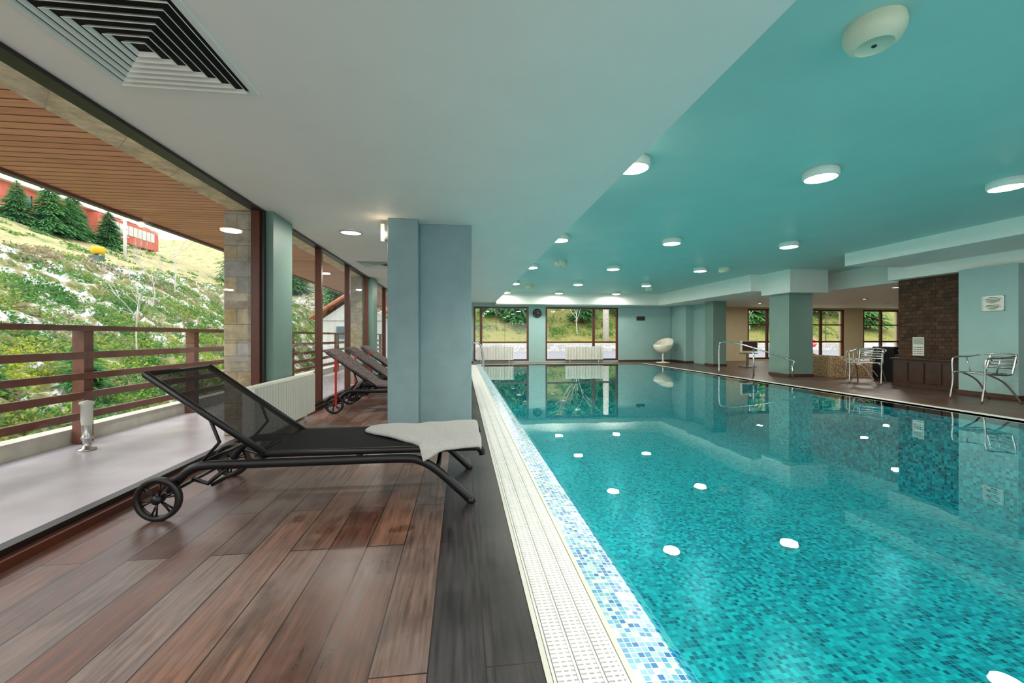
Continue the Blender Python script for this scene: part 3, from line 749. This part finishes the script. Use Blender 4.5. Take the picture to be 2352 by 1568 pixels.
for (x,y,h) in [(-23.5,26.8,3.2),(-23.2,27.6,2.6),(-23.6,28.4,2.9),(-22.6,29.6,2.7),(-24.4,26.0,2.4),(-7.6,7.2,1.5),(-7.3,9.0,1.3),(-10,24,3),(-12,27,4)]:
    leaf=[]; b=B(); root=empty('fir_tree'); conifer(leaf,b,x,y,h,h*.36,dens=3)
    b.obj('trunk',parent=root); quads_np('needles',np.array(leaf),M['pine'],root)
def bare(x,y,h,mat,name='bare_tree',seed=0):
    R=random.Random(seed); b=B(); z=float(tz(np.array(x),np.array(y)))
    def br(p,d,L,r,dep):
        q=p+d*L; b.tube([p,p.lerp(q,.5)+Vector((R.uniform(-1,1),R.uniform(-1,1),0))*L*.05,q],[r,r*.8,r*.6],mat,5,cap=False)
        if dep>0:
            for k in range(3 if dep>1 else 4):
                nd=(d+Vector((R.uniform(-1,1),R.uniform(-1,1),R.uniform(-.2,.7)))*.75).normalized(); br(p.lerp(q,R.uniform(.4,1)),nd,L*R.uniform(.5,.75),r*.5,dep-1)
    br(Vector((x,y,z-.1)),Vector((0,0,1)),h*.45,h*.008,4); b.obj(name)
k=0
for (x,y,h,m) in [(-8.2,11.6,2.8,'birch'),(-10.5,15.5,3,'birch'),(-8.5,17,4,'bark'),(-9,20,4.5,'birch'),(-12,19,4,'birch'),(-11,22.2,4,'bark'),(6,34.5,6,'bark'),(10,35,6,'birch'),(3,36,6,'bark'),(24,34,7,'birch'),(30,35,7,'bark'),(33,34,6,'bark'),(27,36,7,'birch')]:
    k+=1; bare(x,y,h,M[m],seed=k)
b=B(); b.tube([(12.05,33.6,0),(12.1,33.7,8)],[.28,.2],M['birch'],10); b.obj('pale_tree_trunk')

# hotel on hill
b=B()
b.box(-36,-29,20,42,7.5,10.9,M['redwall']); b.box(-36.5,-29.4,17,31,10.9,11.4,M['render']); b.box(-36,-30,16,29.5,11.4,12.6,M['yellow']); b.box(-36,-30.3,16,29.5,12.6,14,M['render'])
b.box(-28.99,-28.2,36,42.5,8.9,10.7,M['redwall']); b.box(-29.02,-28.4,24,35,9.0,9.12,M['render']); b.box(-28.5,-28.4,24,35,9.12,9.5,M['redwall']); b.box(-29.3,-28.6,19.8,42.2,10.9,11.02,M['render'])
for y in np.arange(21,41,2.4):
    y=float(y); b.box(-29.05,-28.98,y,y+1.2,9.6,10.4,M['winglass']); b.box(-29.1,-29.0,y-.1,y,9.5,10.5,M['render']); b.box(-29.1,-29.0,y+1.2,y+1.3,9.5,10.5,M['render']); b.box(-29.1,-29.0,y-.1,y+1.3,9.4,9.6,M['render']); b.box(-29.08,-29.0,y+.57,y+.63,9.6,10.4,M['render'])
for y in np.arange(17,29,1.6): b.box(-30.05,-29.95,float(y),float(y)+1,11.6,12.4,M['winglass'])
for y in np.arange(37,41.6,.5): b.box(-28.25,-28.15,float(y),float(y)+.42,9.6,10.4,M['render'])
b.obj('hotel_building')
b=B(); b.cyl((-20.3,27.8,5.5),(-20.3,27.8,8.8),.09,M['render'],12)
for z in (6.5,7,7.5,8): b.box(-20.5,-20.1,27.75,27.85,z,z+.04,M['render'])
b.obj('lift_pylon')
b=B(); c=(-15.6,19.85); z=float(tz(np.array(c[0]),np.array(c[1])))+.05
b.cyl((c[0]-.05,c[1]-.15,z+.62),(c[0]+.1,c[1]+.2,z+.64),.17,M['yellow'],18); b.box(c[0]-.2,c[0]+.2,c[1]-.15,c[1]+.15,z+.15,z+.38,M['winglass'])
for s in(-1,1): b.cyl((c[0]+s*.15,c[1],z+.2),(c[0]+s*.28,c[1]-.1,z-.1),.025,M['ink'],8)
b.cyl((c[0],c[1],z+.3),(c[0],c[1],z+.5),.05,M['ink'],8)
b.obj('snow_cannon')
# little house
b=B(); b.box(-7.2,-3.6,22,27,-2.2,1.9,M['render'])
b.add([(-7.5,21.7,1.85),(-7.5,27.3,1.85),(-3.3,21.7,1.85),(-3.3,27.3,1.85),(-5.4,21.7,3.3),(-5.4,27.3,3.3)],[(0,1,5,4),(2,4,5,3)],M['roof'])
b.add([(-7.1,21.95,1.8),(-3.7,21.95,1.8),(-5.4,21.95,3.0)],[(0,1,2)],M['render'])
for k in range(11):
    for s in(-1,1):
        y=21.7+k*.56; b.tube([(-5.4,y,3.34),(-5.4+s*2.15,y,1.88)],.09,M['roof'],6)
b.box(-6.3,-5.7,21.9,22.0,.9,1.5,M['winglass']); b.box(-5.0,-4.5,21.9,22.0,.9,1.5,M['winglass'])
b.obj('small_house')
# stop sign
root=empty('stop_sign')
sx,sy,sz=22.3,23.9,.55
b=B(); b.cyl((sx,sy+.03,-.22),(sx,sy+.03,sz),.03,M['alu'],8)
def octo(r,yo,m): b.add([(sx+r*math.cos(a),sy+yo,sz+r*math.sin(a)) for a in [math.pi/8+k*math.pi/4 for k in range(8)]],[tuple(range(8))],m)
octo(.30,0,M['signwhite']); octo(.275,-.006,M['signred']); b.obj('plate',parent=root)
text('STOP',.2,(sx,sy-.012,sz),(math.pi/2,0,0),M['signwhite'],'lettering',root)

# ------------------------------------------------------------ world & camera
w=bpy.data.worlds.new('overcast_sky'); scene.world=w; w.use_nodes=True; nt=w.node_tree; bg=nt.nodes['Background']
tc=nt.nodes.new('ShaderNodeTexCoord'); sp=nt.nodes.new('ShaderNodeSeparateXYZ'); cr=nt.nodes.new('ShaderNodeValToRGB')
nt.links.new(tc.outputs['Generated'],sp.inputs[0]); nt.links.new(sp.outputs[2],cr.inputs[0]); nt.links.new(cr.outputs[0],bg.inputs[0])
cr.color_ramp.elements[0].color=(1,.985,.97,1); cr.color_ramp.elements[1].color=(.9,.94,1,1); bg.inputs[1].default_value=2.3
S=bpy.data.lights.new('sun','SUN'); S.energy=1.9; S.angle=1.0; S.color=(1,.97,.93); so=bpy.data.objects.new('sun',S); scene.collection.objects.link(so); so.rotation_euler=(math.radians(15),math.radians(-48),0)
cam=bpy.data.cameras.new('camera'); co=bpy.data.objects.new('camera',cam); scene.collection.objects.link(co)
co.location=(0,0,1.0); co.rotation_euler=(math.pi/2,0,-math.radians(6.96))
cam.sensor_width=36; cam.lens=950/2352*36; cam.shift_y=-12/2352; cam.clip_start=.05; cam.clip_end=300
scene.camera=co
